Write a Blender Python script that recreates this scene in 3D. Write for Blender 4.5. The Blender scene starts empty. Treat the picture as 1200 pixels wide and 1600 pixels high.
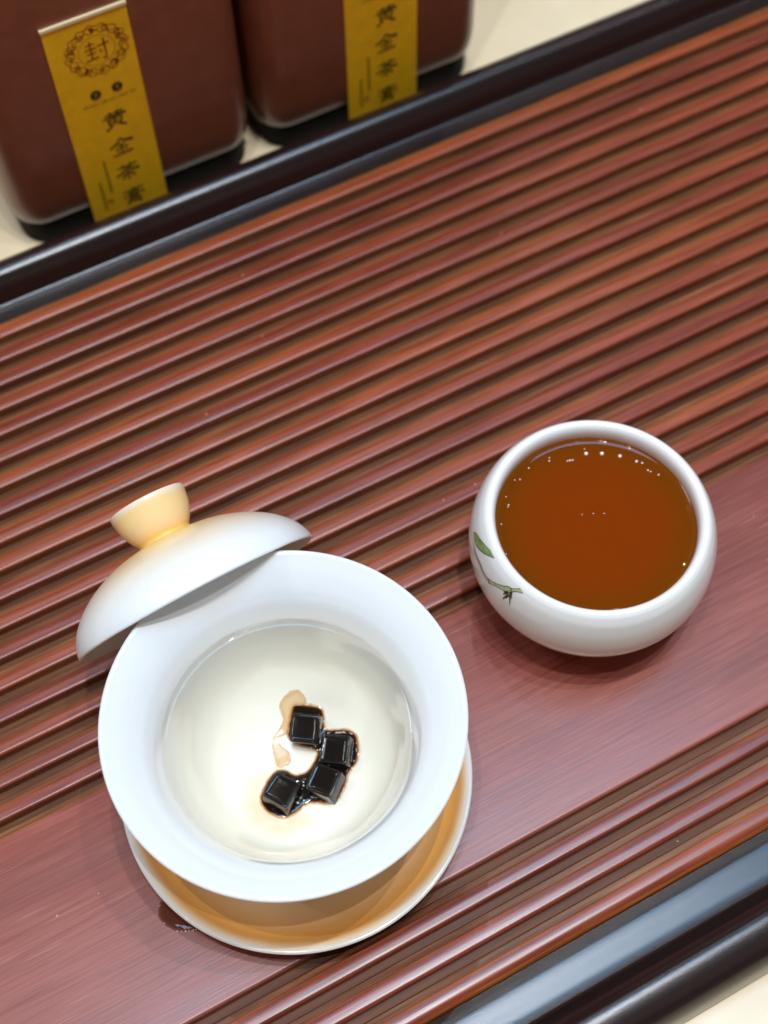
import bpy, bmesh, math, random
from mathutils import Vector, Matrix, noise
random.seed(7)
sc = bpy.context.scene
# ------------------------------------------------------------------ camera
cam_d = bpy.data.cameras.new('camera'); cam = bpy.data.objects.new('camera', cam_d)
sc.collection.objects.link(cam); sc.camera = cam
X = Vector((.88135, -.472265, -.013693)); U = Vector((.419506, .768902, .482498)); F = Vector((.217339, .430994, -.87579))
cam.matrix_world = Matrix(((X.x, U.x, -F.x, 0), (X.y, U.y, -F.y, 0), (X.z, U.z, -F.z, .41), (0, 0, 0, 1)))
cam_d.sensor_fit = 'VERTICAL'; cam_d.sensor_height = 36; cam_d.lens = 36 * 2127.44 / 1600
cam_d.clip_start = .01; cam_d.clip_end = 50
cam_d.dof.use_dof = True; cam_d.dof.focus_distance = .392; cam_d.dof.aperture_fstop = 10
# ------------------------------------------------------------------ world and lamps
w = bpy.data.worlds.new('World'); sc.world = w; w.use_nodes = True
bg = w.node_tree.nodes['Background']; bg.inputs[0].default_value = (.90, .80, .70, 1); bg.inputs[1].default_value = .16
def area(name, loc, sx, sy, power, col, target=(.09, .16, 0), shape='RECTANGLE'):
    d = bpy.data.lights.new(name, 'AREA'); d.shape = shape; d.size = sx
    if shape == 'RECTANGLE': d.size_y = sy
    d.energy = power; d.color = col
    o = bpy.data.objects.new(name, d); sc.collection.objects.link(o); o.location = loc
    o.rotation_euler = (Vector(target) - Vector(loc)).to_track_quat('-Z', 'Y').to_euler(); return o
area('ceiling_panel', (.33, .30, 1.8), 1.10, .34, 11.5, (.31, .63, 1.0), target=(.33, .30, 0))
area('ceiling_panel', (-.85, 1.15, 1.7), .5, .3, 7, (.84, .92, 1.0))
for x, y, p, r in ((.10, -.16, 5.2, .014), (.20, .05, 7.0, .016), (.46, .02, 4.6, .014), (-.14, .08, 4.4, .014), (.30, .95, 1.3, .01), (-.05, 1.15, 1.0, .01), (.62, 1.30, 1.0, .01), (1.05, 1.25, .9, .01), (1.5, .75, .9, .01), (-.75, .25, 1.4, .012), (1.25, -.1, .6, .01)):
    area('ceiling_spot', (x, y, 1.75), r, 0, p, (.97, .985, 1), shape='DISK')
sc.view_settings.view_transform = 'Standard'; sc.view_settings.look = 'None'
sc.view_settings.exposure = .06; sc.view_settings.gamma = 1
sc.render.engine = 'CYCLES'; sc.cycles.max_bounces = 12; sc.cycles.transparent_max_bounces = 12
sc.cycles.caustics_reflective = False; sc.cycles.caustics_refractive = False

# ------------------------------------------------------------------ helpers
C = sc.collection
def link_mesh(name, verts, faces, mat=None, parent=None, loc=(0, 0, 0), smooth=True, mats=None, fm=None):
    me = bpy.data.meshes.new(name); me.from_pydata([tuple(v) for v in verts], [], faces)
    for m in (mats or ([mat] if mat else [])): me.materials.append(m)
    if fm: me.polygons.foreach_set('material_index', fm)
    bm = bmesh.new(); bm.from_mesh(me); bmesh.ops.recalc_face_normals(bm, faces=bm.faces); bm.to_mesh(me); bm.free()
    if smooth: me.polygons.foreach_set('use_smooth', [True] * len(me.polygons))
    me.update()
    o = bpy.data.objects.new(name, me); C.objects.link(o); o.location = loc
    if parent: o.parent = parent
    return o
def empty(name, loc, label, cat, group=None):
    o = bpy.data.objects.new(name, None); C.objects.link(o); o.location = loc; o.empty_display_size = .01
    o['label'] = label; o['category'] = cat
    if group: o['group'] = group
    return o
def tag(o, label, cat, kind=None, group=None):
    o['label'] = label; o['category'] = cat
    if kind: o['kind'] = kind
    if group: o['group'] = group
    return o
def cr(P, n=8):
    P = [Vector(p) for p in P]; Q = [2 * P[0] - P[1]] + P + [2 * P[-1] - P[-2]]; out = []
    for i in range(len(P) - 1):
        a, b, c, d = Q[i:i + 4]
        for k in range(n):
            t = k / n
            out.append(.5 * (2 * b + (c - a) * t + (2 * a - 5 * b + 4 * c - d) * t * t + (3 * b - a - 3 * c + d) * t ** 3))
    out.append(P[-1]); return out
def lathe(name, prof, mat, parent=None, seg=144, loc=(0, 0, 0), mats=None, pick=None):
    vs, fs, fm = [], [], []; rings = []
    for r, z in prof:
        if r < 1e-6: rings.append([len(vs)]); vs.append((0, 0, z))
        else:
            rings.append(list(range(len(vs), len(vs) + seg)))
            vs += [(r * math.cos(2 * math.pi * k / seg), r * math.sin(2 * math.pi * k / seg), z) for k in range(seg)]
    for j in range(len(rings) - 1):
        a, b = rings[j], rings[j + 1]
        for k in range(seg):
            k2 = (k + 1) % seg
            if len(a) == 1 and len(b) == 1: continue
            if len(a) == 1: fs.append((a[0], b[k], b[k2]))
            elif len(b) == 1: fs.append((a[k], a[k2], b[0]))
            else: fs.append((a[k], a[k2], b[k2], b[k]))
            fm.append(pick(j) if pick else 0)
    return link_mesh(name, vs, fs, mat, parent, loc, mats=mats, fm=fm if pick else None)
def extrude_x(name, prof, x0, x1, mats, pick=None, parent=None, loc=(0, 0, 0), closed=True, smooth=True, seg=1):
    """profile of (y, z) swept along X"""
    n = len(prof); vs = []
    for s in range(seg + 1):
        x = x0 + (x1 - x0) * s / seg
        vs += [(x, y, z) for y, z in prof]
    fs, fm = [], []
    for s in range(seg):
        for i in range(n if closed else n - 1):
            j = (i + 1) % n
            fs.append((s * n + i, s * n + j, (s + 1) * n + j, (s + 1) * n + i)); fm.append(pick(i) if pick else 0)
    if closed:
        fs.append(tuple(range(n))); fm.append(0); fs.append(tuple(reversed(range(seg * n, seg * n + n)))); fm.append(0)
    o = link_mesh(name, vs, fs, None, parent, loc, mats=mats, fm=fm, smooth=smooth)
    if smooth: o.data.set_sharp_from_angle(angle=math.radians(35))
    return o
class NT:
    def __init__(s, name):
        s.m = bpy.data.materials.new(name); s.m.use_nodes = True; s.t = s.m.node_tree; s.b = s.t.nodes['Principled BSDF']
    def n(s, kind, **kw):
        nd = s.t.nodes.new(kind)
        for k, v in kw.items():
            if k == 'inp':
                for a, b in v.items(): nd.inputs[a].default_value = b
            else: setattr(nd, k, v)
        return nd
    def l(s, a, b): s.t.links.new(a, b)
    def ramp(s, src, stops):
        r = s.n('ShaderNodeValToRGB'); e = r.color_ramp.elements
        while len(e) > len(stops): e.remove(e[-1])
        while len(e) < len(stops): e.new(.5)
        for q, (p, c) in zip(e, stops): q.position = p; q.color = (*c, 1) if len(c) == 3 else c
        s.l(src, r.inputs[0]); return r
    def set(s, **kw):
        for k, v in kw.items(): s.b.inputs[k.replace('_', ' ')].default_value = v
def obj_coords(n, scale, rnd=True):
    tc = n.n('ShaderNodeTexCoord'); mp = n.n('ShaderNodeMapping'); mp.inputs['Scale'].default_value = scale
    if rnd:
        oi = n.n('ShaderNodeObjectInfo'); mul = n.n('ShaderNodeMath', operation='MULTIPLY', inp={1: 37.0}); n.l(oi.outputs['Random'], mul.inputs[0])
        cx = n.n('ShaderNodeCombineXYZ'); n.l(mul.outputs[0], cx.inputs[0]); n.l(mul.outputs[0], cx.inputs[2])
        ad = n.n('ShaderNodeVectorMath', operation='ADD'); n.l(tc.outputs['Object'], ad.inputs[0]); n.l(cx.outputs[0], ad.inputs[1]); n.l(ad.outputs[0], mp.inputs[0])
    else: n.l(tc.outputs['Object'], mp.inputs[0])
    return mp.outputs[0]
def mixc(n, fac, a, b, mode='MIX'):
    m = n.n('ShaderNodeMix', data_type='RGBA', blend_type=mode)
    for i, v in ((0, fac), (6, a), (7, b)):
        if hasattr(v, 'type') or isinstance(v, bpy.types.NodeSocket): n.l(v, m.inputs[i])
        else: m.inputs[i].default_value = v if i == 0 else ((*v, 1) if len(v) == 3 else v)
    return m.outputs[2]
def wood(name, dark, mid, light, rough=.38, vary=.5, scratch=0., spec=.5, along='X', bump=.25, coat=0., fine=.8):
    n = NT(name); s1 = (28, 620, 620) if along == 'X' else (620, 28, 620); s2 = (2.2, 28, 28) if along == 'X' else (28, 2.2, 28)
    s3 = (45, 1150, 1150) if along == 'X' else (1150, 45, 1150)
    a = n.n('ShaderNodeTexNoise', inp={'Scale': 1., 'Detail': 5., 'Roughness': .6}); n.l(obj_coords(n, s1), a.inputs['Vector'])
    b = n.n('ShaderNodeTexNoise', inp={'Scale': 1., 'Detail': 3., 'Distortion': .4}); n.l(obj_coords(n, s2), b.inputs['Vector'])
    f = n.n('ShaderNodeTexNoise', inp={'Scale': 1., 'Detail': 3.}); n.l(obj_coords(n, s3), f.inputs['Vector'])
    r1 = n.ramp(a.outputs['Fac'], [(.30, dark), (.52, mid), (.72, light)])
    r2 = n.ramp(b.outputs['Fac'], [(.28, (.62, .54, .60)), (.5, (1, 1, 1)), (.72, (1.2, 1.28, 1.05))])
    col = mixc(n, .75, r1.outputs[0], r2.outputs[0], 'MULTIPLY')
    oi = n.n('ShaderNodeObjectInfo'); r3 = n.ramp(oi.outputs['Random'], [(0, (.74, .60, .85)), (.5, (1, 1, 1)), (1, (1.18, 1.34, .92))])
    col = mixc(n, vary, col, r3.outputs[0], 'MULTIPLY')
    r4 = n.ramp(f.outputs['Fac'], [(.34, (.74, .70, .70)), (.62, (1.16, 1.18, 1.18))]); col = mixc(n, fine, col, r4.outputs[0], 'MULTIPLY')
    if scratch:
        q = n.n('ShaderNodeTexNoise', inp={'Scale': 1., 'Detail': 2.}); n.l(obj_coords(n, (30, 1500, 30) if along == 'X' else (1700, 9, 9)), q.inputs['Vector'])
        q2 = n.ramp(q.outputs['Fac'], [(.66, (0, 0, 0)), (.74, (1, 1, 1))])
        g = n.n('ShaderNodeMath', operation='MULTIPLY', inp={1: scratch}); n.l(q2.outputs[0], g.inputs[0])
        col = mixc(n, g.outputs[0], col, (.50, .26, .20))
    n.l(col, n.b.inputs['Base Color'])
    rr = n.n('ShaderNodeMapRange', inp={'From Min': .3, 'From Max': .7, 'To Min': rough - .05, 'To Max': rough + .07}); n.l(a.outputs['Fac'], rr.inputs[0]); n.l(rr.outputs[0], n.b.inputs['Roughness'])
    bp = n.n('ShaderNodeBump', inp={'Strength': bump, 'Distance': .0002}); n.l(f.outputs['Fac'], bp.inputs['Height']); n.l(bp.outputs[0], n.b.inputs['Normal'])
    n.set(Specular_IOR_Level=spec, Coat_Weight=coat, Coat_Roughness=.22)
    return n.m
def plain(name, col, rough=.4, spec=.5, coat=0., crough=.06, noise_amt=0., nscale=200, metal=0., sss=0.):
    n = NT(name); n.set(Base_Color=(*col, 1), Roughness=rough, Specular_IOR_Level=spec, Coat_Weight=coat, Coat_Roughness=crough, Metallic=metal)
    if sss: n.set(Subsurface_Weight=sss, Subsurface_Scale=.004, Subsurface_Radius=(1, .8, .6))
    if noise_amt:
        a = n.n('ShaderNodeTexNoise', inp={'Scale': 1., 'Detail': 4.}); n.l(obj_coords(n, (nscale,) * 3, False), a.inputs['Vector'])
        r = n.ramp(a.outputs['Fac'], [(.3, tuple(v * (1 - noise_amt) for v in col)), (.7, tuple(min(1, v * (1 + noise_amt)) for v in col))]); n.l(r.outputs[0], n.b.inputs['Base Color'])
    return n.m

M_slat = wood('red_wood_slat', (.175, .026, .010), (.25, .043, .016), (.32, .062, .022), rough=.31, vary=.75, spec=.45, coat=.25)
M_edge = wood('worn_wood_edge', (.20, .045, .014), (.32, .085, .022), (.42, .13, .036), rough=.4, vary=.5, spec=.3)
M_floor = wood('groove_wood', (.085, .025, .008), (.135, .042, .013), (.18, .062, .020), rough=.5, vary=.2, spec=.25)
M_ledge = wood('groove_ledge_wood', (.10, .032, .012), (.18, .064, .025), (.27, .11, .05), rough=.36, vary=.3, spec=.5, coat=.3)
M_plank = wood('red_wood_plank', (.235, .048, .031), (.275, .064, .044), (.315, .082, .058), rough=.38, vary=.0, scratch=.4, spec=.5, coat=.2, fine=.55)
M_black = None
def black_lacquer():
    n = NT('black_lacquer_wood')
    a = n.n('ShaderNodeTexNoise', inp={'Scale': 1., 'Detail': 5.}); n.l(obj_coords(n, (8, 500, 500), False), a.inputs['Vector'])
    r = n.ramp(a.outputs['Fac'], [(.3, (.010, .005, .005)), (.7, (.022, .010, .009))]); n.l(r.outputs[0], n.b.inputs['Base Color'])
    g = n.n('ShaderNodeTexNoise', inp={'Scale': 2600., 'Detail': 2.}); n.l(obj_coords(n, (1, 1, 1), False), g.inputs['Vector'])
    bp = n.n('ShaderNodeBump', inp={'Strength': .4, 'Distance': .0001}); n.l(g.outputs['Fac'], bp.inputs['Height']); n.l(bp.outputs[0], n.b.inputs['Normal'])
    n.set(Roughness=.23, Specular_IOR_Level=.62); return n.m
M_black = black_lacquer()

# ------------------------------------------------------------------ table
def table_mat():
    n = NT('cream_stone'); a = n.n('ShaderNodeTexNoise', inp={'Scale': 14., 'Detail': 7., 'Roughness': .6}); n.l(obj_coords(n, (1, 1, 1), False), a.inputs['Vector'])
    r = n.ramp(a.outputs['Fac'], [(.3, (.78, .62, .38)), (.55, (.87, .71, .47)), (.75, (.91, .78, .56))]); n.l(r.outputs[0], n.b.inputs['Base Color']); n.set(Roughness=.3); return n.m
TZ = -.016
t = link_mesh('table_top', [(-1.2, -.8, TZ), (1.6, -.8, TZ), (1.6, 1.5, TZ), (-1.2, 1.5, TZ), (-1.2, -.8, TZ - .03), (1.6, -.8, TZ - .03), (1.6, 1.5, TZ - .03), (-1.2, 1.5, TZ - .03)],
              [(0, 1, 2, 3), (4, 7, 6, 5), (0, 4, 5, 1), (1, 5, 6, 2), (2, 6, 7, 3), (3, 7, 4, 0)], table_mat(), smooth=False)
t['kind'] = 'structure'

# ------------------------------------------------------------------ tea tray
tray = empty('tea_tray', (.15, .19, TZ), 'dark red slatted wooden tea tray with black lacquer rim under the bowls', 'tray')
def child(o):
    o.parent = tray; o.matrix_parent_inverse = Matrix.Translation((-.15, -.19, -TZ)); return o
X0, X1 = -.16, .46
P = .0102
def slat_profile(wt, depth=.0040, near_r=.0011, last=False):
    """y runs from the near edge (0) to the far edge (wt); a cove ledge goes on beyond the far edge"""
    pr = [(.0, -depth), (0, -.0008), (.00008, -.00056), (.00022, -.00036), (.0004, -.00021), (.0007, -.00009), (.0010, -.00002), (.0013, 0)]
    pr += [(wt * .5, .00005)]
    e = .00055
    pr += [(wt - e, 0), (wt - e * .4, -.00012), (wt, -e * .8), (wt, -.0014)]
    base = len(pr)
    pr += [(wt + .0002, -.0015), (wt + .0014, -.0016), (wt + .0021, -.0018), (wt + .0025, -.0023), (wt + .0027, -.0030), (wt + .0028, -depth)]
    return pr, base
pr, base = slat_profile(.0051)
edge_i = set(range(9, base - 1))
slat0 = None
def put_slat(y, name='slat'):
    global slat0
    if slat0 is None:
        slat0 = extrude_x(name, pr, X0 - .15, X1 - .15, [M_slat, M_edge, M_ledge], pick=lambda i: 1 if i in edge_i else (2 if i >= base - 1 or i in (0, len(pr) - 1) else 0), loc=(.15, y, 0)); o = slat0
    else:
        o = slat0.copy(); C.objects.link(o); o.location = (.15, y, 0)
    o.parent = tray; o.matrix_parent_inverse = Matrix.Translation((-.15, -.19, -TZ))
    return o
for i in range(18):
    put_slat(.3356 - P * i + random.uniform(-.00012, .00012))
for y in (.0711, .0609): put_slat(y)
# wide plank
pw = .1577 - .0815
pp, pb = slat_profile(pw)
pp = [(y, z) for y, z in pp]
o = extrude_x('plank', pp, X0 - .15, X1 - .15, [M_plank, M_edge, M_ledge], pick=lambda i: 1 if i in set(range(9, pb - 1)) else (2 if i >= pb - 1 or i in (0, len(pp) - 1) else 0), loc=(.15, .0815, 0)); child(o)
# last rounded slat next to the near rail
lp = [(0, -.0040)] + [(.0031 - .0031 * math.cos(a * math.pi / 14), -.0033 + .0033 * math.sin(a * math.pi / 14)) for a in range(8)] + [(.0056, 0), (.0059, -.0001), (.0062, -.0005), (.0062, -.0014)]
nb = len(lp)
lp += [(.0064, -.0015), (.0076, -.0016), (.0083, -.0018), (.0087, -.0023), (.0089, -.0030), (.0090, -.0040)]
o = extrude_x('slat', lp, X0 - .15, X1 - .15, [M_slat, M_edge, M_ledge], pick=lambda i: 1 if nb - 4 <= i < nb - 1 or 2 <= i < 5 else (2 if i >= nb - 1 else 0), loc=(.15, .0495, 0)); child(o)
# base board the grooves are milled into
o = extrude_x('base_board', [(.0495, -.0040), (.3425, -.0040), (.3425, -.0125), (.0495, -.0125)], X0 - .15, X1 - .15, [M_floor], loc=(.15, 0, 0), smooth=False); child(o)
# rails
def rail(name, prof, x0, x1, y, flip=1):
    q = cr(prof, 6); pts = [(flip * d, z) for d, z in q] + [(flip * prof[-1][0], -.0142), (0, -.0142)]
    o = extrude_x(name, pts, x0 - .15, x1 - .15, [M_black], loc=(.15, y, 0)); return child(o)
near = [(0, -.0019), (.0026, -.0013), (.0042, -.00112), (.0085, -.0011), (.0120, -.0010), (.0142, -.0004), (.0156, .0022), (.0178, .0062), (.0202, .0085), (.0226, .0091), (.0265, .0085), (.0302, .0069), (.0326, .0034), (.0336, -.0020), (.0340, -.0090)]
far = [(0, -.0006), (.0030, -.0006), (.0064, -.0004), (.0074, .0012), (.0088, .0055), (.0112, .0092), (.0145, .0106), (.0180, .0096), (.0215, .0064), (.0255, .0012), (.0300, -.0034), (.0332, -.0072), (.0340, -.0120)]
rail('near_rail', near, X0 - .034, X1 + .034, .0493, -1)
rail('far_rail', far, X0 - .034, X1 + .034, .3427, 1)
def end_rail(x, sgn):
    L = .3427 - .0493; q = cr(near, 6); pts = [(d * sgn, z) for d, z in q] + [(near[-1][0] * sgn, -.0142), (0, -.0142)]
    vs = [(d, y, z) for y in (.0004, L - .0004) for d, z in pts]; n = len(pts)
    fs = [(i, (i + 1) % n, n + (i + 1) % n, n + i) for i in range(n)] + [tuple(range(n)), tuple(reversed(range(n, 2 * n)))]
    o = link_mesh('end_rail', vs, fs, M_black, None, (x, .0493, 0)); o.data.set_sharp_from_angle(angle=math.radians(35)); child(o)
end_rail(X0 - .0004, -1); end_rail(X1 + .0004, 1)

# crumbs and dust lying on the slats
def crumbs():
    rn = random.Random(11); bm = bmesh.new()
    P_ = [(97.2, 288.9), (338.5, 300.4), (141, 304), (122, 196), (-47.9, 127.6), (126, 59), (178, 78), (206, 124), (212, 140)] + [(rn.uniform(0, 340), .3356e3 - 10.2 * rn.randint(0, 17) + rn.uniform(1.6, 4.4)) for _ in range(12)] + [(rn.uniform(-60, 240), rn.uniform(86, 150)) for _ in range(6)]
    for x, y in P_:
        r = rn.uniform(.00012, .00036); m = Matrix.Translation((x * .001, y * .001, r * .5)) @ Matrix.Rotation(rn.random() * 3, 4, 'Z') @ Matrix.Diagonal((1.5, 1, .7, 1))
        bmesh.ops.create_icosphere(bm, subdivisions=1, radius=r, matrix=m)
    me_ = bpy.data.meshes.new('crumbs'); bm.to_mesh(me_); bm.free(); me_.materials.append(M_crumb)
    o_ = bpy.data.objects.new('crumbs', me_); C.objects.link(o_); o_['kind'] = 'stuff'; o_['label'] = 'pale tea crumbs and dust specks scattered on the wooden tray'; o_['category'] = 'crumbs'
M_crumb = plain('pale_crumb', (.55, .38, .26), rough=.6)
crumbs()
# ------------------------------------------------------------------ porcelain
def porcelain(name, stops=None, coord='r', base=(.83, .84, .83), rough=.12, sss=.15, coat=.4):
    n = NT(name); n.set(Base_Color=(*base, 1), Roughness=rough, Specular_IOR_Level=.5, Coat_Weight=coat, Coat_Roughness=.03)
    if sss: n.set(Subsurface_Weight=sss, Subsurface_Scale=.003, Subsurface_Radius=(1, .8, .6))
    if stops:
        tc = n.n('ShaderNodeTexCoord'); sp = n.n('ShaderNodeSeparateXYZ'); n.l(tc.outputs['Object'], sp.inputs[0])
        if coord == 'r':
            cb = n.n('ShaderNodeCombineXYZ'); n.l(sp.outputs[0], cb.inputs[0]); n.l(sp.outputs[1], cb.inputs[1])
            ln = n.n('ShaderNodeVectorMath', operation='LENGTH'); n.l(cb.outputs[0], ln.inputs[0]); src = ln.outputs['Value']
        else: src = sp.outputs[2]
        ns = n.n('ShaderNodeTexNoise', inp={'Scale': 60., 'Detail': 3.}); n.l(tc.outputs['Object'], ns.inputs['Vector'])
        ma = n.n('ShaderNodeMath', operation='MULTIPLY_ADD', inp={1: .0022, 2: -.0011}); n.l(ns.outputs['Fac'], ma.inputs[0])
        ad = n.n('ShaderNodeMath', operation='ADD'); n.l(src, ad.inputs[0]); n.l(ma.outputs[0], ad.inputs[1])
        lo, hi = stops[0][0], stops[-1][0]
        mr = n.n('ShaderNodeMapRange', inp={'From Min': lo, 'From Max': hi}); n.l(ad.outputs[0], mr.inputs[0])
        r = n.ramp(mr.outputs[0], [((p - lo) / (hi - lo), c) for p, c in stops]); r.color_ramp.interpolation = 'B_SPLINE' if len(stops) > 5 else 'LINEAR'
        n.l(r.outputs[0], n.b.inputs['Base Color'])
    return n.m
M_white = porcelain('white_porcelain')
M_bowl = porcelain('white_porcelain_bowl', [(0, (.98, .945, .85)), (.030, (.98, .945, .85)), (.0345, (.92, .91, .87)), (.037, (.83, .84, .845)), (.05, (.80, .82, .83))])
M_lid = porcelain('white_to_orange_lid', [(.0, (.83, .85, .86)), (.0080, (.83, .84, .83)), (.0145, (.90, .74, .55)), (.0195, (.95, .64, .24)), (.0212, (.92, .52, .05)), (.0222, (.90, .66, .38)), (.027, (.92, .68, .36)), (.0308, (.92, .62, .25)), (.0322, (.84, .74, .60))], coord='z', sss=.3, rough=.25, coat=.15)
M_saucer = porcelain('orange_glazed_saucer', [(0, (.99, .76, .52)), (.038, (.99, .72, .46)), (.0455, (.96, .49, .13)), (.0488, (.96, .43, .08)), (.0504, (.88, .64, .38)), (.0516, (.83, .79, .72)), (.053, (.83, .83, .81))], sss=.1)
G = (.0328, .1285, 0)
# saucer
sp_ = cr([(0, .0022), (.022, .0022), (.0235, .0), (.0255, .0), (.027, .0022), (.038, .0045), (.046, .0083), (.0514, .0122), (.0528, .0137), (.0527, .0144), (.0518, .0146), (.0500, .0138), (.0470, .0108), (.041, .0073), (.030, .0058), (.0225, .0055), (.0218, .0062), (.0205, .0055), (0, .0052)], 6)
o = lathe('saucer', [(max(0, p.x), p.y) for p in sp_], M_saucer, loc=G)
tag(o, 'round orange-glazed saucer with white lip under the white bowl', 'saucer')
# bowl (inner profile then outer)
BI = cr([(0, .0135), (.008, .0137), (.016, .0155), (.023, .0200), (.029, .0285), (.0325, .038), (.0352, .048), (.0385, .0560), (.0435, .0610), (.049, .0642)], 8)
BO = cr([(.049, .0642), (.04935, .0640), (.0492, .0634), (.0440, .0600), (.0395, .0548), (.0366, .0475), (.0340, .038), (.0306, .0275), (.0250, .0185), (.0190, .0135), (.0178, .0105), (.0172, .0064), (.0162, .0060), (.0150, .0064), (.0145, .0100), (0, .0104)], 5)
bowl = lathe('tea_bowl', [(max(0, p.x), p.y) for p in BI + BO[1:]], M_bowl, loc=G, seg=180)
tag(bowl, 'white flared lidless bowl holding black cubes in clear water', 'bowl')
def bowl_z(r):
    for a, b in zip(BI, BI[1:]):
        if a.x <= r <= b.x: return a.y + (b.y - a.y) * (r - a.x) / max(1e-9, b.x - a.x)
    return BI[0].y
# lid
THL = math.radians(21.9); RL = .0394; AZ = -.045
lidc = Vector((.0289, .1840, RL * math.cos(THL) + .0012))
ld = [(RL, 0), (.0388, .0026), (.0368, .0066), (.0325, .0112), (.0265, .0152), (.0190, .0183), (.0125, .0198), (.0090, .0204)]
kn = [(.0084, .0208), (.0086, .0217), (.0101, .0240), (.0114, .0271), (.0121, .0306), (.0123, .0326), (.0120, .0332), (.0112, .0330), (.0101, .0304), (.0070, .0275), (0, .0268)]
inn = [(0, .0178), (.010, .0176), (.0185, .0160), (.0260, .0129), (.0318, .0090), (.0360, .0046), (.0380, .0008), (.0386, -.0003), (.0391, -.0004), (RL, 0)]
LO = cr(ld, 6)
lid = empty('bowl_lid', lidc, 'upright white lid with orange knob leaning on the bowl', 'lid')
ax = Vector((math.sin(AZ) * math.cos(THL), math.cos(AZ) * math.cos(THL), math.sin(THL)))
lid.rotation_euler = ax.to_track_quat('Z', 'Y').to_euler()
lathe('lid_dome', [(max(0, p.x), p.y) for p in cr(inn, 6)[:-1] + LO], M_lid, parent=lid)
lathe('knob', [(.0088, .0202)] + [(max(0, p.x), p.y) for p in cr(kn, 6)], M_lid, parent=lid, seg=96)
# water surface in the bowl
def liquid_surface(name, col, tint, rough=.0, wave=0.):
    n = NT(name); t = n.t; out = t.nodes['Material Output']
    tr = n.n('ShaderNodeBsdfTransparent', inp={'Color': (*tint, 1)}); gl = n.n('ShaderNodeBsdfGlossy', inp={'Color': (1, 1, 1, 1), 'Roughness': .02})
    fr = n.n('ShaderNodeFresnel', inp={'IOR': 1.33}); mx = n.n('ShaderNodeMixShader')
    n.l(fr.outputs[0], mx.inputs[0]); n.l(tr.outputs[0], mx.inputs[1]); n.l(gl.outputs[0], mx.inputs[2]); n.l(mx.outputs[0], out.inputs[0])
    t.nodes.remove(n.b); return n.m
WZ = .0475; WR = .0349
wp = [(0, WZ), (.010, WZ), (.022, WZ)] + [(WR + .0003 - q, WZ + .0008 * math.exp(-q / .0010)) for q in (.0080, .0060, .0050, .0042, .0035, .0029, .0023, .0018, .0014, .0010, .0007, .0004, .0002, 0)]
o = lathe('water', [(p[0], p[1]) for p in wp], liquid_surface('clear_water', None, (.995, .98, .945)), loc=G, seg=180)
tag(o, 'clear water filling the white flared bowl up to its shoulder', 'water')

# ---- tea-paste cubes
M_cube = plain('black_tea_paste', (.004, .002, .0015), rough=.09, spec=.45, coat=0.)
_n = M_cube.node_tree.nodes; _tx = _n.new('ShaderNodeTexNoise'); _tx.inputs['Scale'].default_value = 260; _tc = _n.new('ShaderNodeTexCoord'); _bp = _n.new('ShaderNodeBump'); _bp.inputs['Strength'].default_value = .12; _bp.inputs['Distance'].default_value = .0006
M_cube.node_tree.links.new(_tc.outputs['Object'], _tx.inputs['Vector']); M_cube.node_tree.links.new(_tx.outputs['Fac'], _bp.inputs['Height']); M_cube.node_tree.links.new(_bp.outputs[0], _n['Principled BSDF'].inputs['Normal'])
def cube_mesh():
    bm = bmesh.new(); bmesh.ops.create_cube(bm, size=1.0)
    bm.verts.ensure_lookup_table()
    for v in bm.verts:
        if v.co.z < 0: v.co.x *= 1.04; v.co.y *= 1.04
    top = [f for f in bm.faces if f.normal.z > .9]
    r = bmesh.ops.inset_region(bm, faces=top, thickness=.17, depth=-.07)
    bmesh.ops.bevel(bm, geom=[e for e in bm.edges], offset=.10, segments=4, affect='EDGES', profile=.6)
    bmesh.ops.scale(bm, vec=(.0086, .0086, .0072), verts=bm.verts)
    bmesh.ops.translate(bm, vec=(0, 0, .0036), verts=bm.verts)
    for v in bm.verts:
        q = noise.noise(v.co * 200) * .00018; v.co += v.co.normalized() * q
    me = bpy.data.meshes.new('paste_cube'); bm.to_mesh(me); bm.free(); me.materials.append(M_cube)
    me.polygons.foreach_set('use_smooth', [True] * len(me.polygons)); return me
cubes = [(9.1, 10.1, -35, 'glossy black cube at the top of the cluster, beside the amber streak'),
         (14.3, -1.1, -36, 'glossy black cube at the far right of the cluster of four'),
         (6.4, -8.6, -51, 'glossy black cube just below and touching the rightmost cube'),
         (-6.9, -5.2, -58, 'glossy black cube alone at the lower left end of the syrup puddle')]
me = cube_mesh()
for x, y, a, lab in cubes:
    x *= .001; y *= .001; r = math.hypot(x, y)
    o = bpy.data.objects.new('paste_cube', me.copy() if False else me); C.objects.link(o)
    sl = (bowl_z(r + .003) - bowl_z(max(0, r - .003))) / .006
    nrm = Vector((-sl * x / r, -sl * y / r, 1)).normalized()
    o.rotation_euler = (nrm.to_track_quat('Z', 'Y').to_matrix() @ Matrix.Rotation(0, 3, 'Z')).to_euler()
    nrm = (nrm + Vector(((0, 0, 0), (.07, -.06, 0), (-.03, -.05, 0), (-.05, .02, 0))[int(abs(a)) % 35 % 5 % 4 if False else [-35, -36, -51, -58].index(a)])).normalized()
    q = Vector((0, 0, 1)).rotation_difference(nrm).to_matrix() @ Matrix.Rotation(math.radians(a), 3, 'Z'); o.rotation_euler = q.to_euler()
    o.location = (G[0] + x, G[1] + y, bowl_z(r) + .0002)
    tag(o, lab, 'tea cube', group='black tea paste cubes in the bowl')
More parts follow.
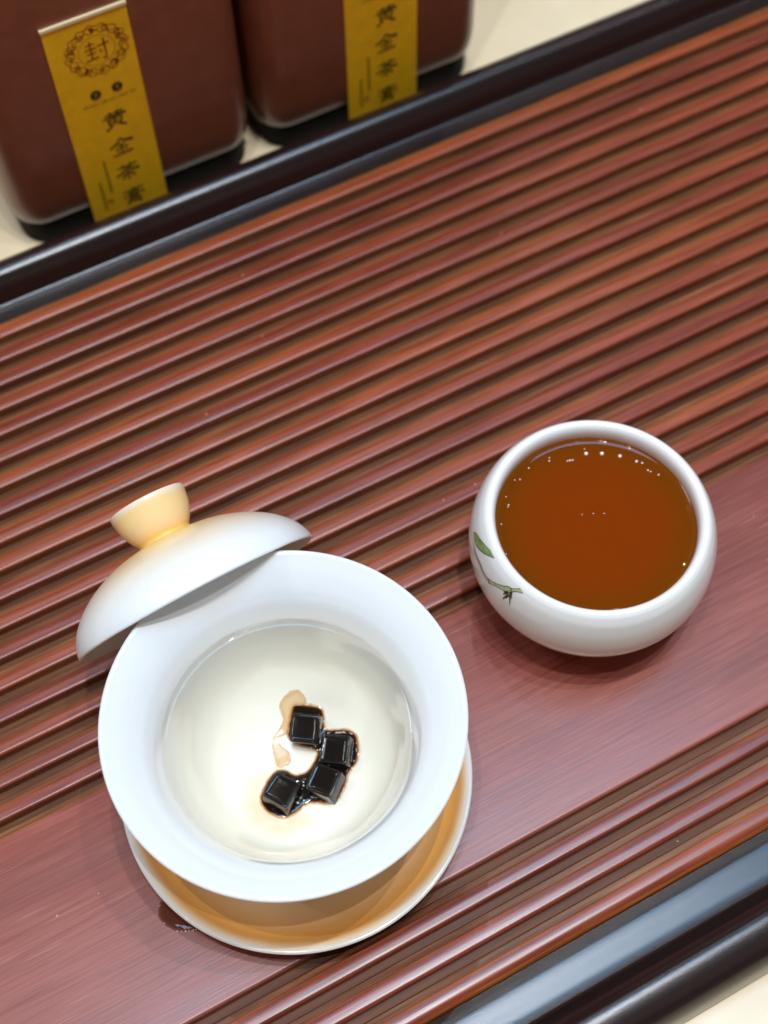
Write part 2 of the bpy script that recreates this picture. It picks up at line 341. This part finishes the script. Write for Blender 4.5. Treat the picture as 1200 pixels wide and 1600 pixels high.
# ---- syrup puddles draped on the bowl floor
def sd_poly(p, poly):
    d = 1e9; ins = False; n = len(poly)
    for i in range(n):
        ax_, ay = poly[i]; bx, by = poly[(i + 1) % n]; ex, ey = bx - ax_, by - ay; wx, wy = p[0] - ax_, p[1] - ay
        t_ = max(0, min(1, (wx * ex + wy * ey) / (ex * ex + ey * ey + 1e-12))); d = min(d, math.hypot(wx - ex * t_, wy - ey * t_))
        if (ay > p[1]) != (by > p[1]) and p[0] < (bx - ax_) * (p[1] - ay) / (by - ay) + ax_: ins = not ins
    return d if ins else -d
DARK = [(4.19, 13.76), (2.81, 11.07), (4.54, 7.6), (7.5, 4.65), (8.33, 2.53), (6.04, 0.54), (2.76, -0.98), (-0.6, -0.16), (-2.43, 2.49), (-5.66, 3.55), (-10.41, 0.71), (-13.16, -2.56), (-12.94, -6.64), (-10.4, -10.25), (-7.22, -11.21), (-3.14, -10.37), (-0.06, -10.4), (4.13, -13.25), (7.04, -13.71), (10.81, -11.25), (13.63, -8.25), (17.55, -6.26), (19.94, -2.6), (20.7, 1.49), (18.42, 4.54), (14.48, 6.92), (13.88, 8.25), (15.58, 12.6), (13.72, 15.2), (10.91, 17.23), (8.12, 18.08)]
AMBER = [(10.99, 20.8), (12.03, 18.63), (11.36, 16.86), (8.12, 18.08), (5.18, 15.63), (2.69, 12.7), (0.17, 12.73), (-0.6, 9.98), (0.64, 6.78), (-0.65, 4.18), (-3.4, 4.33), (-3.38, 6.92), (-2.36, 10.86), (-0.59, 13.11), (2.43, 14.66), (4.41, 16.6), (4.83, 19.73), (7.25, 21.15)]
def puddle(name, poly, thick, grow, mat, step=.2, base_fn=None, origin=G, soft=1.0, att_w=1.6):
    n_ = len(poly); poly = [((lambda a, b, c, d, t: tuple(.5 * (2 * b[q] + (c[q] - a[q]) * t + (2 * a[q] - 5 * b[q] + 4 * c[q] - d[q]) * t * t + (3 * b[q] - a[q] - 3 * c[q] + d[q]) * t ** 3) for q in (0, 1)))(poly[i - 1], poly[i], poly[(i + 1) % n_], poly[(i + 2) % n_], t)) for i in range(n_) for t in (0, .25, .5, .75)]
    xs = [p[0] for p in poly]; ys = [p[1] for p in poly]; x0, x1, y0, y1 = min(xs) - 2, max(xs) + 2, min(ys) - 2, max(ys) + 2
    nx = int((x1 - x0) / step) + 1; ny = int((y1 - y0) / step) + 1; vs = []; idx = {}; dv = {}; att = []
    for j in range(ny + 1):
        for i in range(nx + 1):
            x, y = x0 + i * step, y0 + j * step
            s = sd_poly((x, y), poly) + grow + .22 * noise.noise(Vector((x * .6, y * .6, 3)))
            dv[i, j] = (x, y, s)
    for (i, j), (x, y, s) in dv.items():
        if s < -.8: continue
        h = thick * (1 - math.exp(-max(s, 0) / soft)) if s > 0 else .12 * s
        idx[i, j] = len(vs); r = math.hypot(x, y) * .001
        vs.append((x * .001, y * .001, base_fn(r) + h * .001)); att.append(max(0, min(1, s / att_w)))
    fs = [(idx[i, j], idx[i + 1, j], idx[i + 1, j + 1], idx[i, j + 1]) for (i, j) in idx if (i + 1, j) in idx and (i + 1, j + 1) in idx and (i, j + 1) in idx]
    used = sorted({v for f in fs for v in f}); mp = {v: k for k, v in enumerate(used)}
    o = link_mesh(name, [vs[v] for v in used], [tuple(mp[v] for v in f) for f in fs], mat, loc=origin)
    a = o.data.attributes.new('thickness', 'FLOAT', 'POINT'); a.data.foreach_set('value', [att[v] for v in used]); return o
def syrup(name, stops, alpha, rough=.06):
    n = NT(name); at = n.n('ShaderNodeAttribute', attribute_name='thickness'); r = n.ramp(at.outputs['Fac'], stops); n.l(r.outputs[0], n.b.inputs['Base Color'])
    al = n.n('ShaderNodeMapRange', inp={'From Min': 0., 'From Max': alpha[2], 'To Min': alpha[0], 'To Max': alpha[1]}); n.l(at.outputs['Fac'], al.inputs[0]); n.l(al.outputs[0], n.b.inputs['Alpha'])
    n.set(Roughness=rough, Specular_IOR_Level=.5); return n.m
M_syr = syrup('dark_syrup', [(0, (.80, .46, .12)), (.34, (.52, .16, .012)), (.60, (.030, .008, .002)), (1, (.004, .002, .001))], (.15, 1, .55))
M_amb = syrup('amber_syrup', [(0, (.55, .18, .01)), (.35, (.80, .42, .09)), (1, (.85, .56, .20))], (.25, .5, .25))
o = puddle('syrup_puddle', DARK, .9, .42, M_syr, base_fn=bowl_z, soft=1.2); tag(o, 'dark brown melted tea syrup pooled around the four cubes', 'syrup')
o2 = puddle('syrup_streak', AMBER, .25, .5, M_amb, base_fn=bowl_z, soft=.5); tag(o2, 'pale amber syrup streak curling left of the top cube', 'syrup')
# yellow cloud of dissolved tea lying on the bowl floor
def cloud_mat():
    n = NT('dissolved_tea'); at = n.n('ShaderNodeAttribute', attribute_name='thickness')
    ns = n.n('ShaderNodeTexNoise', inp={'Scale': 110., 'Detail': 3., 'Roughness': .5}); n.l(obj_coords(n, (1, 1, 1), False), ns.inputs['Vector'])
    r = n.ramp(ns.outputs['Fac'], [(.25, (.25, .25, .25)), (.75, (1, 1, 1))]); m = n.n('ShaderNodeMath', operation='MULTIPLY'); n.l(r.outputs[0], m.inputs[0]); n.l(at.outputs['Fac'], m.inputs[1])
    m2 = n.n('ShaderNodeMath', operation='MULTIPLY', inp={1: .42}); n.l(m.outputs[0], m2.inputs[0]); n.l(m2.outputs[0], n.b.inputs['Alpha'])
    n.set(Base_Color=(.88, .66, .32, 1), Roughness=.5); return n.m
CL = [(-2, 8), (-7, 7.5), (-13, 5), (-17, 0), (-19, -6), (-16, -13), (-9, -17), (-2, -16), (-6, -10), (-11, -6), (-12, -2), (-9, 2), (-4, 5)]
o = puddle('dissolved_tea', CL, .05, 2.0, cloud_mat(), base_fn=lambda r: bowl_z(r) + .00012, soft=1.5, step=.5, att_w=4.5)
tag(o, 'faint yellow cloud of dissolving tea left of the cubes', 'tea stain')
# bubbles on the syrup, coloured pale so they show as glints
def bubble_glints(name, pts, mat, parent=None):
    bm = bmesh.new()
    for x, y, z, r in pts:
        bmesh.ops.create_icosphere(bm, subdivisions=2, radius=r, matrix=Matrix.Translation((x, y, z)))
    me_ = bpy.data.meshes.new(name); bm.to_mesh(me_); bm.free(); me_.materials.append(mat); me_.polygons.foreach_set('use_smooth', [True] * len(me_.polygons))
    o_ = bpy.data.objects.new(name, me_); C.objects.link(o_); o_.parent = parent; return o_
M_bubglint = plain('bubble_glint_film', (.85, .76, .64), rough=.03, spec=1.0, coat=1.)
pts = []
edge = [(DARK[i], DARK[(i + 1) % len(DARK)]) for i in range(len(DARK))]
for k in range(70):
    if k < 38:
        a_, b_ = random.choice(edge[10:27]); t_ = random.random(); x, y = a_[0] + (b_[0] - a_[0]) * t_, a_[1] + (b_[1] - a_[1]) * t_; x *= .985; y *= .985
    else:
        cx, cy, s_ = random.choice([(0, -8, 1.6), (1, -6, 1.4), (11, 2.5, 1.2), (10.5, -3.6, 1.6), (9, 4.5, 1)]); x, y = random.gauss(cx, s_), random.gauss(cy, s_)
    x *= .001; y *= .001; pts.append((x, y, bowl_z(math.hypot(x, y)) + random.uniform(.0006, .0010) if k >= 38 else bowl_z(math.hypot(x, y)) + .0001, random.uniform(.00016, .00036)))
o = bubble_glints('bubble_glint', pts, M_bubglint, bpy.data.objects['syrup_puddle']); o['kind'] = 'stuff'

# ------------------------------------------------------------------ cup of tea
CC = (.1480, .1482, 0)
CO = cr([(.0195, .0), (.0200, .003), (.0270, .0062), (.0340, .0135), (.0378, .0215), (.0388, .0275), (.0382, .0340), (.0366, .0395), (.0350, .0425), (.0338, .0437)], 10)
CI = cr([(.0338, .0437), (.0325, .0435), (.0315, .0422), (.0311, .0400), (.0313, .0370), (.0322, .030), (.0325, .024), (.0300, .015), (.022, .008), (0, .0060)], 6)
CF = [(0, .0012), (.016, .0012), (.0168, .0), (.0195, .0)]
M_cup = porcelain('white_porcelain_cup', sss=.12, base=(.87, .875, .865))
cup = lathe('tea_cup', [(max(0, p[0]), p[1]) for p in CF[:-1] + [tuple(p) for p in CO + CI[1:]]], M_cup, loc=CC, seg=180)
tag(cup, 'round white cup full of brown tea with bamboo painted on its side', 'cup')
def cup_r(z):
    for a, b in zip(CO, CO[1:]):
        if a.y <= z <= b.y: return a.x + (b.x - a.x) * (z - a.y) / max(1e-9, b.y - a.y)
    return CO[-1].x
def on_cup(th, z, off=.00007):
    r = cup_r(z) + off; return (r * math.cos(th), r * math.sin(th), z)
def dens(pl, n=8):
    pl = [((a if a > 0 else a + 360), z) for a, z in pl]; return [(p.x, p.y) for p in cr(pl, n)]
def band_decal(name, A, B, mat, off=.00006, m=6):
    A, B = dens(A), dens(B); L_ = 30; rs = lambda P_, k: (lambda t_: (P_[int(t_)][0] * (1 - t_ % 1) + P_[min(int(t_) + 1, len(P_) - 1)][0] * (t_ % 1), P_[int(t_)][1] * (1 - t_ % 1) + P_[min(int(t_) + 1, len(P_) - 1)][1] * (t_ % 1)))(k / L_ * (len(P_) - 1) * .9999)
    vs, fs = [], []
    for k in range(L_ + 1):
        a, b = rs(A, k), rs(B, k)
        for j in range(m + 1):
            u = j / m; vs.append(on_cup(math.radians(a[0] + (b[0] - a[0]) * u), (a[1] + (b[1] - a[1]) * u) * .001, off))
    for k in range(L_):
        for j in range(m): q = k * (m + 1) + j; fs.append((q, q + 1, q + m + 2, q + m + 1))
    return link_mesh(name, vs, fs, mat, cup)
def line_decal(name, lines, mat, wd=.16, off=.00010):
    vs, fs = [], []
    for pl in lines:
        Q = dens(pl, 10) if len(pl) > 2 else [((pl[0][0] % 360) * (1 - t_) + (pl[1][0] % 360) * t_, pl[0][1] * (1 - t_) + pl[1][1] * t_) for t_ in [k / 6 for k in range(7)]]
        b0 = len(vs)
        for k, (a, z) in enumerate(Q):
            a2, z2 = Q[min(k + 1, len(Q) - 1)]; a1, z1 = Q[max(k - 1, 0)]; dx, dz = (a2 - a1) * .65, z2 - z1; l_ = math.hypot(dx, dz) or 1
            tw = wd * .5 * (.45 + .75 * math.sin(math.pi * min(1, max(0, (k + .5) / len(Q)))))
            nx_, nz_ = -dz / l_ * tw / .65, dx / l_ * tw
            vs.append(on_cup(math.radians(a + nx_), min(43.6, z + nz_) * .001, off)); vs.append(on_cup(math.radians(a - nx_), min(43.6, z - nz_) * .001, off))
        for k in range(len(Q) - 1): q = b0 + 2 * k; fs.append((q, q + 1, q + 3, q + 2))
    return link_mesh(name, vs, fs, mat, cup)
LEAF_A = [(154.6, 35.56), (156.1, 37.55), (159.9, 39.13), (165.0, 40.81), (170.8, 42.38)]
LEAF_B = [(155.7, 36.05), (158.9, 35.87), (163.1, 36.87), (168.3, 39.03), (172.1, 40.91), (175.7, 42.47)]
STEM_A = [(161.1, 34.99), (165.0, 34.79), (171.1, 35.28), (175.5, 34.95), (179.3, 35.26)]
STEM_B = [(158.2, 34.6), (162.9, 34.02), (168.4, 34.35), (174.1, 33.91), (179.1, 33.81)]
BR_U = [(179.3, 35.26), (-175.3, 37.45), (-171.5, 39.23), (-169.1, 40.51), (-167.1, 40.96), (-163.6, 42.77)]
BR_L = [(-179.7, 33.84), (-175.4, 36.15), (-171.2, 37.6), (-167.9, 38.49), (-165.7, 40.5), (-163.5, 41.54), (-160.9, 42.2)]
TW = [[(-168.0, 39.23), (-170.0, 37.43)], [(-167.3, 39.02), (-169.9, 36.51)], [(-167.3, 38.37), (-168.9, 34.76)], [(-166.9, 38.37), (-167.7, 36.06)], [(-166.9, 39.33), (-164.5, 35.28)], [(-167.4, 40.79), (-164.9, 37.76)], [(-165.9, 39.93), (-166.3, 37.47)], [(179.2, 35.47), (-179.0, 34.06)]]
M_leafp = plain('leaf_green_glaze', (.25, .36, .13), rough=.2, noise_amt=.25, nscale=700, coat=.5)
M_stemp = plain('stem_green_glaze', (.48, .50, .30), rough=.2, noise_amt=.15, nscale=700, coat=.5)
M_ink = plain('dark_green_ink', (.035, .040, .012), rough=.3)
band_decal('painted_leaf', LEAF_A, LEAF_B, M_leafp)
band_decal('painted_stem', STEM_A, STEM_B, M_stemp); band_decal('painted_branch', BR_U, BR_L, M_stemp)
line_decal('painted_outline', [LEAF_A, LEAF_B, STEM_A, STEM_B, BR_U, BR_L], M_ink, wd=.22); line_decal('painted_twigs', TW, M_ink, wd=.45, off=.00013)
# tea
def tea_mat():
    n = NT('brown_tea'); tc = n.n('ShaderNodeTexCoord'); gr = n.n('ShaderNodeVectorMath', operation='MULTIPLY', inp={1: (1, 1, 0)}); n.l(tc.outputs['Object'], gr.inputs[0])
    ln = n.n('ShaderNodeVectorMath', operation='LENGTH'); n.l(gr.outputs[0], ln.inputs[0]); mr = n.n('ShaderNodeMapRange', inp={'From Min': .010, 'From Max': .0318}); n.l(ln.outputs['Value'], mr.inputs[0])
    r = n.ramp(mr.outputs[0], [(0, (.205, .030, .0005)), (.55, (.19, .031, .0005)), (.88, (.15, .035, .0006)), (.96, (.19, .048, .002)), (1, (.46, .16, .04))]); n.l(r.outputs[0], n.b.inputs['Base Color'])
    n.set( Roughness=.015, Specular_IOR_Level=.22, Subsurface_Weight=.25, Subsurface_Scale=.003, Subsurface_Radius=(1, .35, .05)); return n.m
TZZ = .0372; TR = .0313
tp = [(0, TZZ), (.010, TZZ), (.020, TZZ)] + [(TR + .0004 - q, TZZ + .0013 * math.exp(-q / .0012)) for q in (.0095, .0080, .0068, .0058, .0050, .0043, .0037, .0031, .0026, .0021, .0017, .0013, .0010, .0007, .0004, .0002, 0)]
o = lathe('tea', [(p[0], p[1]) for p in tp], tea_mat(), loc=CC, seg=180); tag(o, 'reddish brown tea filling the round white cup', 'tea')
# pale beads standing in for lamp glints on the tea
M_tb = plain('tea_glint_bead', (.95, .90, .82), rough=.05, spec=1., coat=1.)
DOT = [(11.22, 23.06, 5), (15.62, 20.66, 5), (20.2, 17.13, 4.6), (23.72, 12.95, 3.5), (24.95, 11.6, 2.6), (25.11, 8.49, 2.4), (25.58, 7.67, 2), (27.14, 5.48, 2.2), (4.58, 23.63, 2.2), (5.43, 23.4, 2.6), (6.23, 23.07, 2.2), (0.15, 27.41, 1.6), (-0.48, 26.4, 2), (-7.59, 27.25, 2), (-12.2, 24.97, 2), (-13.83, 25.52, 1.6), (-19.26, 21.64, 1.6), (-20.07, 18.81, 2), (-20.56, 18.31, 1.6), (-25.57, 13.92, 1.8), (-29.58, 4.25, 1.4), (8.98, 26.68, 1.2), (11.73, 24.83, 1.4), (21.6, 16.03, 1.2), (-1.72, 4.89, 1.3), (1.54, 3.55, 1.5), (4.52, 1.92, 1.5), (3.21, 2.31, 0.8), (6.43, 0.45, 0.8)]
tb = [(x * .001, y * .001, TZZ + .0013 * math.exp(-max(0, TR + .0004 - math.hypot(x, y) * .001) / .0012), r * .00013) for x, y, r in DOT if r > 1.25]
ob = bubble_glints('bubble_glint', tb, M_tb, o); ob['kind'] = 'stuff'
# ------------------------------------------------------------------ spill beside the saucer
SP = [(-1.5, 4.0), (1.0, 5.6), (4.2, 5.0), (7.5, .5), (9.5, -5.0), (7.0, -8.2), (4.6, -7.0), (1.4, -5.6), (-1.0, -3.2), (-2.6, .4)]
M_spill = syrup('spilled_tea', [(0, (.20, .045, .012)), (1, (.13, .026, .007))], (.35, .72, .5), rough=.03)
o = puddle('tea_spill', SP, .20, 0, M_spill, base_fn=lambda r: 0.00005, origin=(-.0188, .1118, 0), soft=.8)
tag(o, 'small dark puddle of spilled tea beside the saucer', 'spill')

# ------------------------------------------------------------------ tea boxes
M_box = plain('maroon_lacquer_box', (.20, .052, .022), rough=.40, spec=.4, coat=.8, crough=.28, noise_amt=.12, nscale=120)
M_darkrefl = plain('black_reflection_base', (.006, .004, .003), rough=.6, spec=.1)  # black in place of the dark rail's reflection low on the box
M_gold = plain('gold_label_paper', (.90, .48, .008), rough=.42, noise_amt=.08, nscale=160)
M_goldedge = plain('pale_label_edge', (.85, .68, .40), rough=.35)
M_inkb = plain('black_print_ink', (.022, .020, .008), rough=.5)
M_inkr = plain('red_brown_seal_ink', (.33, .075, .012), rough=.5)
M_inkg = plain('olive_print_ink', (.12, .085, .012), rough=.5)
def rbox(name, wx, wy, h, rv, rb, mat, parent, ratio=1.):
    """rounded box, front face at y=0, body goes to +y, base at z=0"""
    rings = []; nb_ = 8; nc = 8
    def ring(ins, z):
        pts_ = []; r = max(rv - ins * .6, .002)
        for cx, cy, a0 in ((wx / 2 - ins - r, ins + r, -90), (wx / 2 - ins - r, wy - ins - r, 0), (-wx / 2 + ins + r, wy - ins - r, 90), (-wx / 2 + ins + r, ins + r, 180)):
            for k in range(nc + 1):
                a = math.radians(a0 + 90 * k / nc); pts_.append((cx + r * math.cos(a), cy + r * math.sin(a), z))
        return pts_
    for k in range(nb_ + 1):
        a = math.pi / 2 * k / nb_; rings.append(ring(rb * ratio * (1 - math.sin(a)), rb * (1 - math.cos(a))))
    for k in range(nb_ + 1):
        a = math.pi / 2 * k / nb_; rings.append(ring(rb * .5 * (1 - math.cos(a)), h - rb * .5 + rb * .5 * math.sin(a)))
    n = len(rings[0]); vs = [p for r in rings for p in r]
    fs = [(j * n + i, j * n + (i + 1) % n, (j + 1) * n + (i + 1) % n, (j + 1) * n + i) for j in range(len(rings) - 1) for i in range(n)]
    fs += [tuple(reversed(range(n))), tuple(range(len(vs) - n, len(vs)))]
    o_ = link_mesh(name, vs, fs, mat, parent); o_.data.set_sharp_from_angle(angle=math.radians(40)); return o_
# brush strokes: each character in a 10 x 10 box, y up; (points, start width, end width)
CH = {
 'huang': [([(1.2, 8.3), (8.8, 8.7)], .5, .8), ([(3.4, 9.7), (3.5, 7.3)], .6, .5), ([(6.5, 9.8), (6.3, 7.3)], .6, .5), ([(.2, 6.6), (5, 7.0), (9.9, 6.9)], .5, 1.1),
           ([(2.3, 5.7), (2.5, 2.6)], .6, .6), ([(2.3, 5.7), (7.6, 5.8), (7.4, 2.6)], .5, .6), ([(2.6, 4.2), (7.3, 4.3)], .4, .4), ([(5.0, 6.7), (4.9, 2.7)], .6, .5), ([(2.5, 2.7), (7.4, 2.7)], .45, .5),
           ([(3.6, 2.2), (2.5, 1.0), (.8, .1)], .7, .9), ([(6.2, 2.2), (7.5, 1.2), (9.2, .3)], .7, 1.0)],
 'jin': [([(5.0, 9.9), (3.4, 7.6), (.2, 5.6)], .6, .9), ([(5.0, 9.9), (6.9, 8.0), (10, 7.2)], .5, 1.5), ([(3.1, 6.3), (6.8, 6.4)], .5, .6), ([(2.3, 4.4), (7.7, 4.5)], .5, .6), ([(5, 6.3), (4.9, .9)], .7, .6),
         ([(3.0, 3.4), (3.6, 2.0)], .6, .5), ([(7.0, 3.5), (6.2, 2.0)], .6, .5), ([(.9, .8), (5, .7), (9.2, 1.0)], .6, .9)],
 'cha': [([(.8, 8.3), (9.2, 8.6)], .5, .8), ([(3.3, 9.8), (3.4, 7.2)], .6, .5), ([(6.6, 9.9), (6.4, 7.2)], .6, .5), ([(5, 7.6), (3.4, 5.6), (.1, 4.1)], .6, .9), ([(5, 7.6), (6.8, 5.9), (10, 4.9)], .6, 1.3),
         ([(2.4, 3.9), (7.6, 4.0)], .5, .6), ([(5, 5.8), (4.9, .1)], .7, .6), ([(3.9, 3.2), (2.4, 1.3)], .5, .8), ([(6.1, 3.2), (7.8, 1.4)], .5, .9)],
 'gao': [([(5, 10), (5.1, 9.0)], .8, .6), ([(.6, 8.6), (9.4, 8.8)], .5, .8), ([(3.2, 7.9), (3.3, 6.6)], .5, .4), ([(3.2, 7.9), (6.9, 7.9), (6.7, 6.6)], .45, .45), ([(3.3, 6.6), (6.8, 6.6)], .4, .4),
         ([(1.1, 5.9), (.7, 4.6)], .6, .5), ([(1.1, 5.9), (9.1, 6.0), (9.0, 4.8)], .5, .7), ([(3.3, 5.1), (3.4, 4.1)], .4, .4), ([(3.3, 5.1), (6.8, 5.1), (6.7, 4.1)], .4, .4), ([(3.4, 4.1), (6.8, 4.1)], .4, .4),
         ([(2.6, 3.4), (2.4, 1.5), (1.6, .1)], .6, .6), ([(2.6, 3.4), (7.5, 3.4), (7.5, .3), (6.7, .5)], .5, .6), ([(2.7, 2.3), (7.3, 2.3)], .4, .4), ([(2.6, 1.2), (7.3, 1.2)], .4, .4)],
 'feng': [([(1.1, 8.4), (4.6, 8.5)], .5, .5), ([(2.9, 9.8), (2.8, 6.2)], .6, .6), ([(.5, 6.3), (5.0, 6.4)], .5, .6), ([(1.1, 4.2), (4.6, 4.3)], .5, .5), ([(2.9, 6.0), (2.8, 1.4)], .6, .6), ([(.2, 1.2), (5.2, 1.7)], .6, .7),
          ([(5.5, 6.9), (9.9, 7.2)], .5, .7), ([(8.1, 9.8), (8.1, .6), (6.7, 1.2)], .7, .5), ([(6.0, 4.9), (6.9, 3.6)], .6, .6)]}
def stroke_mesh(name, strokes, cx, cz, sx, sz, mat, parent, y=-.0009, tilt=0.):
    vs, fs = [], []
    for pts_, w0, w1 in strokes:
        Q = [tuple(p) for p in cr(pts_, 4)] if len(pts_) > 2 else [(pts_[0][0] * (1 - k / 4) + pts_[1][0] * k / 4, pts_[0][1] * (1 - k / 4) + pts_[1][1] * k / 4) for k in range(5)]
        b0 = len(vs)
        for k, (x, z) in enumerate(Q):
            x2, z2 = Q[min(k + 1, len(Q) - 1)]; x1, z1 = Q[max(k - 1, 0)]; dx, dz = x2 - x1, z2 - z1; l_ = math.hypot(dx, dz) or 1; u = k / (len(Q) - 1)
            wd = (w0 + (w1 - w0) * u) * (.85 + .3 * abs(u - .5)) * .62
            for s_ in (1, -1):
                px, pz = x - 5 - dz / l_ * wd * s_, z - 5 + dx / l_ * wd * s_; pz += tilt * px
                vs.append((cx + px * .1 * sx, y, cz + pz * .1 * sz))
        for k in range(len(Q) - 1): q = b0 + 2 * k; fs.append((q, q + 1, q + 3, q + 2))
    n0 = len(vs); vs += [(x, y + .0002, z) for x, y, z in vs]
    o_ = link_mesh(name, vs, fs, mat, parent, smooth=False); return o_
def ring_strokes(parts, n, r0, wob, w_, ph=0, asp=1., k_=9):
    return ([( 5 + (r0 + wob * math.sin(k_ * a + ph)) * math.cos(a), 5 + asp * (r0 + wob * math.sin(k_ * a + ph)) * math.sin(a)) for a in [2 * math.pi * i / n for i in range(n + 1)]], w_, w_)
def tea_box(cx, wx, label, lx0, lx1, ltop):
    b = empty('tea_box', (cx, .38, TZ), label, 'box', 'maroon tea boxes behind the tray')
    bd = rbox('body', wx, .150, .245, .0125, .0130, M_box, b, .20); bd.location.z = .0120
    bs = rbox('base', wx - .0056, .1474, .0140, .0110, .001, M_darkrefl, b); bs.location.y = .0026  # added block, its black stands for the dark reflection under the body
    L0, L1 = lx0 - cx, lx1 - cx; zt = ltop - TZ; zb = .0045
    # label card, slightly bent under at its foot
    prof = [(-.0008, zt), (-.0008, .0040), (-.0001, .0040), (-.0001, zt)]
    vs = [(x, y, z) for x in (L0, L1) for y, z in prof]; n = len(prof)
    fs = [(i, (i + 1) % n, n + (i + 1) % n, n + i) for i in range(n)] + [tuple(range(n)), tuple(reversed(range(n, 2 * n)))]
    lb = link_mesh('label', vs, fs, M_gold, b, smooth=False)
    e = .0009; te = link_mesh('label_top_edge', [(x, y, z) for x in (L0 - .0002, L1 + .0002) for y, z in ((-.0012, zt - .0002), (-.0012, zt + e), (.0002, zt + e), (.0002, zt - .0002))],
                              [(0, 1, 5, 4), (1, 2, 6, 5), (2, 3, 7, 6), (3, 0, 4, 7), (0, 3, 2, 1), (4, 5, 6, 7)], M_goldedge, lb, smooth=False)
    cz = lambda z: z - TZ; mx = lx0 + .0178 - cx
    for nm, z in (('huang', .0372), ('jin', .0232), ('cha', .0096), ('gao', -.0040)):
        stroke_mesh('printed_character', CH[nm], mx, cz(z), .0098, .0086, M_inkb, lb, tilt=.06)
    sx_ = lx0 + .0176 - cx; sz = cz(.0702)
    stroke_mesh('seal_character', CH['feng'], sx_, sz, .0098, .0092, M_inkr, lb)
    rg = [ring_strokes(None, 72, 5, 0, .13), ring_strokes(None, 96, 6.4, .55, .22, 0, k_=14), ring_strokes(None, 96, 7.4, .7, .20, 1.3, k_=11), ring_strokes(None, 120, 8.4, .35, .22, .5, k_=16)]
    for q in range(12):
        a = 2 * math.pi * q / 12; c_ = (5 + 7.1 * math.cos(a), 5 + 7.1 * math.sin(a)); rr = .75 + .25 * (q % 3)
        rg.append(([(c_[0] + rr * (1 - k / 14) * math.cos(a + k * .75), c_[1] + rr * (1 - k / 14) * math.sin(a + k * .75)) for k in range(12)], .26, .16))
    for q in range(5):
        a = 2 * math.pi * q / 5 + .3; rg.append(([(5 + rr * math.cos(a + t_), 5 + rr * math.sin(a + t_)) for rr, t_ in ((6.1, 0), (7.0, .07), (7.9, .03))], .5, .7))
    stroke_mesh('seal_ring', rg, sx_, sz, .0138, .0126, M_inkr, lb, y=-.00086)
    for k, (dx, z) in enumerate(((.0131, .0512), (.0216, .0516))):
        X_ = lx0 + dx - cx; vs = [(X_ + .0021 * math.cos(2 * math.pi * i / 24), -.00092, cz(z) + .0021 * math.sin(2 * math.pi * i / 24)) for i in range(24)]
        dt = link_mesh('round_mark', vs, [tuple(range(24))], M_inkb, lb, smooth=False)
        stroke_mesh('mark_detail', [([(2, 7), (8, 7.4)], .5, .6), ([(3, 3), (7.5, 3.2)], .5, .6), ([(5, 8.6), (4.9, 1.6)], .5, .5)], X_, cz(z), .0030, .0030, M_gold, lb, y=-.00100)
    rnd = random.Random(5)
    sm = []
    for k in range(24):
        if k in (7, 15, 20): continue
        x = k * .42; sm.append(([(x, 4.2 + rnd.random()), (x + .02, 5.6 + rnd.random())], .14, .14)); sm.append(([(x - .12, 4.6 + rnd.random() * .8), (x + .16, 4.7 + rnd.random() * .8)], .12, .12))
    stroke_mesh('small_print', sm, lx0 + .0180 - cx, cz(.0468), .0205, .0060, M_inkg, lb)
    for (dx, z0, z1) in ((.0095, .0192, .0015), (.0058, .0095, -.0060)):
        sv = []; m_ = int((z0 - z1) / .0011)
        for k in range(m_):
            z = 10 * (k + .5) / m_; sv += [([(3.2, z + .15), (6.8, z + .2)], .3, .3), ([(5 + rnd.uniform(-1, 1), z - .25), (5, z + .35)], .35, .3), ([(3.6, z - .2), (6.6, z - .15)], .25, .25)]
        sv = [([(x, z) for x, z in p_], a * .5, c_ * .5) for p_, a, c_ in sv]
        stroke_mesh('vertical_print', sv, lx0 + dx - cx, cz((z0 + z1) / 2), .0030, z0 - z1, M_inkg, lb)
    stroke_mesh('red_stamp', [([(2, 8), (8, 8), (8, 2), (2, 2), (2, 8)], .8, .8), ([(2, 5), (8, 5)], .8, .8), ([(5, 8), (5, 2)], .8, .8)], lx0 + .0082 - cx, cz(-.0024), .0030, .0028, M_inkr, lb)
    return b
tea_box(.08775, .1035, 'left maroon tea box with full gold label and round red seal in view', .0656, .0970, .0850)
tea_box(.1938, .1025, 'right maroon tea box whose gold label runs out of the frame', .1804, .2122, .0850)

sp_b = bubble_glints('bubble_glint', [(x * .001, y * .001, .00015, r * .001) for x, y, r in ((.5, -5.2, .28), (1.6, -5.8, .22), (2.7, -6.4, .32), (3.6, -6.7, .2), (4.8, -7.2, .3), (5.6, -7.4, .24), (-1.9, -1.2, .16))], M_bubglint, bpy.data.objects['tea_spill'])  # white beads standing in for glints along the edge of the spill
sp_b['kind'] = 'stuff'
